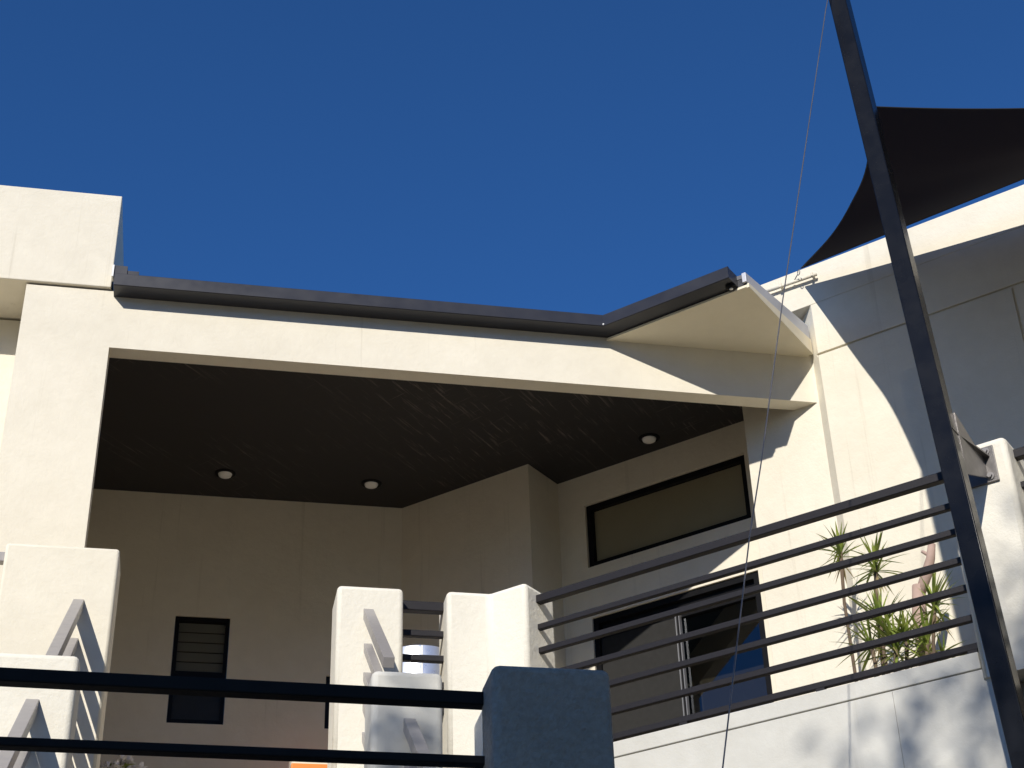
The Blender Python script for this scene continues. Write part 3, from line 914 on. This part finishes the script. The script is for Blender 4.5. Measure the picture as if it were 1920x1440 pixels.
# stay wire
w0 = on_b(1560, -45, CP-0.06)
w_mid = [(1548, 20), (1468, 560), (1428, 862), (1405, 1010), (1384, 1190), (1355, 1440)]
Wb = on_y(1296, 1960, 6.0)
n_w = len(w_mid)
pts = [w0]
for i, (x, y) in enumerate(w_mid):
    f = (y+45)/(1960+45)
    yy = w0.y + (Wb.y-w0.y)*f
    pts.append(on_y(x, y, yy))
pts.append(Wb); pts.append(Vector((Wb.x-0.05, Wb.y-0.02, TERR)))
wr = tube('stay_wire', pts, 0.0038, 'wire_steel', None, n=6); tag(wr, 'thin steel stay wire running down from the sail post', 'wire')

# ------------------------------------------------------------------ side gate right of the post
gt0 = tl+PWID+0.10
gate = empty('side_gate', (*bpt(9.30, tr1+0.4), GZ), 'dark steel slatted gate below the bracketed pier', 'gate')
for i in range(12):
    z0 = GZ + 0.08 + i*0.425
    prism('slat', brect(9.30, twe+0.004, 9.33, tr1+1.75), z0, z0+0.40, 'rail_black', gate)
prism('gate_frame', brect(9.335, twe+0.004, 9.37, twe+0.1), GZ, 3.28, 'rail_black', gate)
prism('gate_frame', brect(9.335, tr1+1.68, 9.37, tr1+1.75), GZ, 3.28, 'rail_black', gate)

# ------------------------------------------------------------------ planted bed with spiky plants
CBED = 11.62
bed_t0 = tB(on_b(1500, 1200, 11.6)); bed_t1 = bed_t0+2.3
bed = prism('soil', brect(10.6, bed_t0, CW-0.01, bed_t1), FLOOR-0.01, FLOOR+0.07, 'soil'); tag(bed, 'soil of the planted bed along the tall cream wall', 'soil', kind='structure')
def leafblade(bm, base, d, length, width, droop, n=4):
    side = d.cross(Vector((0, 0, 1)))
    if side.length < 0.05: side = Vector((1, 0, 0))
    side.normalize()
    prev = None
    p = base.copy(); dd = d.copy()
    for i in range(n+1):
        f = i/n
        w = width*(0.55+0.9*f if f < 0.4 else 0.95*(1-(f-0.4)/0.6)**0.8)*0.5
        w = max(w, 0.0006)
        a = bm.verts.new(p-side*w); m_ = bm.verts.new(p+Vector((0, 0, -w*0.35))); b = bm.verts.new(p+side*w)
        if prev:
            bm.faces.new((prev[0], prev[1], m_, a)); bm.faces.new((prev[1], prev[2], b, m_))
        prev = (a, m_, b)
        p = p + dd*(length/n)
        dd = (dd + Vector((0, 0, -droop/n))).normalized()
def rosette(bm, c, nleaf, length, width, up=0.25, droop=0.55, rng=random):
    for i in range(nleaf):
        az = rng.uniform(0, 2*math.pi)
        el = rng.uniform(-0.55, 1.35)**1 if rng.random() < 0.75 else rng.uniform(0.6, 1.45)
        d = Vector((math.cos(az)*math.cos(el), math.sin(az)*math.cos(el), math.sin(el)))
        leafblade(bm, c + Vector((0, 0, rng.uniform(-0.07, 0.05))), d, length*rng.uniform(0.65, 1.1), width*rng.uniform(0.8, 1.2), droop*rng.uniform(0.3, 1.2))
def spiky_plant(label, c_plane, heads, base_px, lean=0.0, dry=True):
    """heads: list of (px,py,nleaf,length)"""
    bt = tB(on_b(base_px, 1240, c_plane))
    base = bz(c_plane, bt, FLOOR+0.05)
    root = empty('spiky_plant', base, label, 'plant', 'spiky plants in the planted bed')
    for (px, py, nl_, ln) in heads:
        h = on_b(px, py, c_plane)
        mid = base.lerp(h, 0.5) + DB*random.uniform(-0.08, 0.08) + NB*random.uniform(-0.05, 0.05)
        tube('stem', [base, base.lerp(mid, 0.5)+DB*0.02, mid, mid.lerp(h, 0.6)-DB*0.02, h], [0.022, 0.018, 0.015, 0.014, 0.018], 'stem_brown', root, n=8)
        bm = bmesh.new(); rosette(bm, h, nl_, ln, 0.026)
        tag(finish('foliage', bm, 'spike_leaf', root), kind='stuff')
    if dry:
        bm = bmesh.new()
        for (px, py, nl_, ln) in heads[:1]:
            h = on_b(px, py, c_plane)
            for i in range(6):
                az = random.uniform(0, 6.28)
                leafblade(bm, h-Vector((0, 0, 0.09)), Vector((math.cos(az)*0.5, math.sin(az)*0.5, -0.8)).normalized(), ln*0.8, 0.022, 0.2)
        tag(finish('dry_leaves', bm, 'dry_leaf', root), kind='stuff')
    return root
spiky_plant('tall thin spiky plant with one green tuft nearest the sliding door', 11.72, [(1576, 1036, 44, 0.24)], 1612)
spiky_plant('spiky plant with tuft on a bent dark stem, middle of the planted bed', 11.45, [(1642, 1060, 48, 0.30)], 1660)
spiky_plant('low bushy spiky plant with yellow-green leaves at its foot', 11.30, [(1652, 1165, 46, 0.38), (1680, 1215, 56, 0.40), (1634, 1210, 22, 0.34), (1700, 1195, 16, 0.34)], 1668)
spiky_plant('spiky plant with two tufts beside the bare cut trunk', 11.40, [(1752, 1134, 46, 0.30), (1738, 1208, 40, 0.38), (1768, 1228, 14, 0.32)], 1748)
# bare cut trunk
c_ = 11.62
b0 = bz(c_, tB(on_b(1724, 1235, c_)), FLOOR+0.05)
k1 = on_b(1724, 1150, c_); k2 = on_b(1722, 1098, c_); k3 = on_b(1738, 1075, c_); k4 = on_b(1747, 1020, c_)
dt = empty('bare_trunk', b0, 'bare pinkish cut trunk with stubs and no leaves', 'trunk')
tube('trunk', [b0, k1, k2], [0.06, 0.058, 0.05], 'bark_pink', dt, n=10)
tube('branch', [k1.lerp(k2, 0.55), k3, k3.lerp(k4, 0.5)+DB*0.01, k4], [0.04, 0.045, 0.036, 0.03], 'bark_pink', dt, n=10)
tube('stub', [k3.lerp(k4, 0.6), k3.lerp(k4, 0.75)-DB*0.07+Vector((0, 0, 0.02))], [0.018, 0.012], 'bark_pink', dt, n=8)
# white pebbles along the coping
bm = bmesh.new()
for i in range(260):
    t_ = random.uniform(bed_t0+0.5, bed_t1); cc = random.uniform(CURB_C+0.17, CURB_C+0.6)
    r_ = random.uniform(0.018, 0.04)
    q = bz(cc, t_, FLOOR + r_*0.4 + (0.03 if cc < CURB_C+0.35 else 0.0))
    res = bmesh.ops.create_icosphere(bm, subdivisions=1, radius=r_)
    sx, sy, szz = random.uniform(0.8, 1.3), random.uniform(0.7, 1.2), random.uniform(0.5, 0.8)
    for v in res['verts']: v.co = Vector((v.co.x*sx, v.co.y*sy, v.co.z*szz)) + q
pb_ = finish('pebbles', bm, 'pebble', None, True); tag(pb_, 'white pebbles scattered behind the balcony coping', 'pebbles', kind='stuff')

# ------------------------------------------------------------------ things on the patio
# polished cylinder
cyc = on_y(796, 1209, 12.5)
CX, CY, CTOP = cyc.x, 12.5+0.32, cyc.z
cylr = 0.32
root = empty('metal_cylinder', (CX, CY, FLOOR), 'polished silver cylinder with vertical seam standing behind short railing', 'cylinder')
bm = bmesh.new()
n = 48
prof = [(cylr, FLOOR), (cylr, CTOP-0.012), (cylr-0.004, CTOP), (cylr-0.03, CTOP+0.001), (0.02, CTOP+0.012)]
rings = [[bm.verts.new((CX+r_*math.cos(2*math.pi*k/n), CY+r_*math.sin(2*math.pi*k/n), z_)) for k in range(n)] for r_, z_ in prof]
for a, b in zip(rings, rings[1:]):
    for k in range(n): bm.faces.new((a[k], a[(k+1) % n], b[(k+1) % n], b[k]))
bm.faces.new(rings[-1])
o = finish('shell', bm, 'steel_bright', root, True)
try: o.data.set_sharp_from_angle(angle=math.radians(40))
except Exception: pass
bar('seam', (CX-0.02, CY-cylr-0.001, FLOOR), (CX-0.02, CY-cylr-0.001, CTOP-0.005), 0.012, 0.008, 'white_plastic', root, bev=0, up=Vector((0, 1, 0)))
# orange box
oz = on_y(575, 1431, 14.9)
ox0 = on_y(546, 1432, 14.9).x; ox1 = on_y(640, 1432, 14.9).x
ob = empty('storage_box', ((ox0+ox1)/2, 15.1, FLOOR), 'orange storage box on the patio by the back wall', 'box')
prism('body', rect(ox0+0.02, 14.92, ox1-0.02, 15.35), FLOOR, oz.z-0.07, 'orange_paint', ob, bev=0.01)
prism('lid', rect(ox0, 14.90, ox1, 15.37), oz.z-0.068, oz.z, 'orange_paint', ob, bev=0.012)
# flowering pot plant
fz = on_y(232, 1411, 12.6)
fp = empty('flowering_plant', (fz.x, 12.62, FLOOR), 'white flowering pot plant beside the wide left pier', 'plant')
bm = bmesh.new()
prof = [(0.10, FLOOR), (0.14, FLOOR+0.26), (0.16, FLOOR+0.26), (0.16, FLOOR+0.31), (0.13, FLOOR+0.31), (0.12, FLOOR+0.27)]
n = 24
rings = [[bm.verts.new((fz.x+r_*math.cos(2*math.pi*k/n), 12.62+r_*math.sin(2*math.pi*k/n), z_)) for k in range(n)] for r_, z_ in prof]
for a, b in zip(rings, rings[1:]):
    for k in range(n): bm.faces.new((a[k], a[(k+1) % n], b[(k+1) % n], b[k]))
bm.faces.new(rings[-1])
finish('pot', bm, 'terracotta', fp)
bm = bmesh.new(); bl = bmesh.new()
hh = fz.z
stems = bmesh.new()
for i in range(26):
    az = random.uniform(0, 6.28); rr_ = random.uniform(0.02, 0.24)
    top = Vector((fz.x+math.cos(az)*rr_, 12.62+math.sin(az)*rr_, hh-0.05+random.uniform(-0.18, 0.06)))
    b_ = Vector((fz.x+math.cos(az)*rr_*0.3, 12.62+math.sin(az)*rr_*0.3, FLOOR+0.3))
    add_tube(stems, [b_, b_.lerp(top, 0.6), top], [0.006, 0.005, 0.004], 5)
    for k in range(5):
        q = b_.lerp(top, random.uniform(0.3, 0.9)); a2 = random.uniform(0, 6.28)
        leafblade(bl, q, Vector((math.cos(a2), math.sin(a2), 0.3)).normalized(), 0.14, 0.04, 0.5)
    for k in range(14):
        a2 = random.uniform(0, 6.28); e2 = random.uniform(-0.2, 1.4)
        d_ = Vector((math.cos(a2)*math.cos(e2), math.sin(a2)*math.cos(e2), math.sin(e2)))
        leafblade(bm, top, d_, 0.06, 0.036, 0.4, n=2)
finish('stems', stems, 'stem_brown', fp)
tag(finish('leaves', bl, 'spike_leaf', fp), kind='stuff')
tag(finish('flowers', bm, 'petal', fp), kind='stuff')

# ------------------------------------------------------------------ garden tree behind the viewer (its shade lies on the low walls)
def tree(base, crown_c, crown_r, nclump, seed, label, top_clumps=54, csize=(0.28, 0.55), leaf=1.0, group=None):
    rng = random.Random(seed)
    base = Vector(base); cc = Vector(crown_c)
    rt = empty('garden_tree' if top_clumps else 'sky_block_tree', base, label, 'tree', group)
    bm = bmesh.new()
    fork = base.lerp(cc, 0.55); fork.z = base.z+(cc.z-base.z)*0.55
    add_tube(bm, [base, base.lerp(fork, 0.5)+Vector((0.15, -0.1, 0)), fork], [0.36, 0.27, 0.20], 10)
    clumps = []
    for i in range(nclump):
        while True:
            v = Vector((rng.uniform(-1, 1), rng.uniform(-1, 1), rng.uniform(-1, 1)))
            if 0.2 < v.length < 1: break
        clumps.append(cc + Vector((v.x*crown_r[0], v.y*crown_r[1], v.z*crown_r[2])))
    for i in range(top_clumps):
        clumps.append(cc + Vector((rng.uniform(-1.4, 2.6), rng.uniform(-1.4, 1.75), rng.uniform(1.8, 3.8))))
    if top_clumps:
        for i in range(6):
            clumps.append(cc + Vector((rng.uniform(1.8, 2.6), rng.uniform(-0.9, -0.1), rng.uniform(4.1, 4.9))))
    for c in clumps[::3]:
        add_tube(bm, [fork, fork.lerp(c, 0.5)+Vector((0, 0, 0.15)), c], [0.08, 0.045, 0.015], 6)
    finish('trunk', bm, 'bark', rt, True)
    bl = bmesh.new()
    for c in clumps:
        r_ = rng.uniform(*csize)
        for k in range(60):
            v = Vector((rng.gauss(0, 0.5), rng.gauss(0, 0.5), rng.gauss(0, 0.4)))*r_
            p = c+v
            a2 = rng.uniform(0, 6.28); e2 = rng.uniform(-0.9, 0.9)
            d_ = Vector((math.cos(a2)*math.cos(e2), math.sin(a2)*math.cos(e2), math.sin(e2)))
            leafblade(bl, p, d_, rng.uniform(0.10, 0.17)*leaf, 0.085*leaf, 0.3, n=2)
    tag(finish('crown', bl, 'tree_leaf', rt), kind='stuff')
    return rt
tree((-5.2, -7.0, GZ), (-5.13, -5.8, 8.8), (2.2, 1.6, 2.2), 230, 3, 'leafy garden tree standing behind the viewer, shading the low walls')
# unseen trees added behind the viewer to block low sky light
st0 = tree((13.5, -3.5, GZ), (13.5, -3.5, 8.2), (4.6, 4.6, 5.4), 230, 5, 'tall leafy tree added unseen behind the viewer to block low sky light', top_clumps=0, csize=(0.7, 1.2), leaf=2.4, group='added sky-blocking trees behind the viewer')
for i, (x, y, rz, k) in enumerate(((9.0, -14.0, 1.1, 1.15), (0.5, -21.0, 2.3, 1.2), (-13.0, -19.0, 0.4, 1.2), (-17.0, -4.0, 3.0, 1.0), (19.0, 4.0, 4.1, 0.95))):
    r = st0.copy(); col.objects.link(r)
    r.location = W((x, y, GZ)); r.rotation_euler = (0, 0, rz); r.scale = (k, k, k)
    for ch in list(st0.children):
        c = ch.copy(); col.objects.link(c); c.parent = r
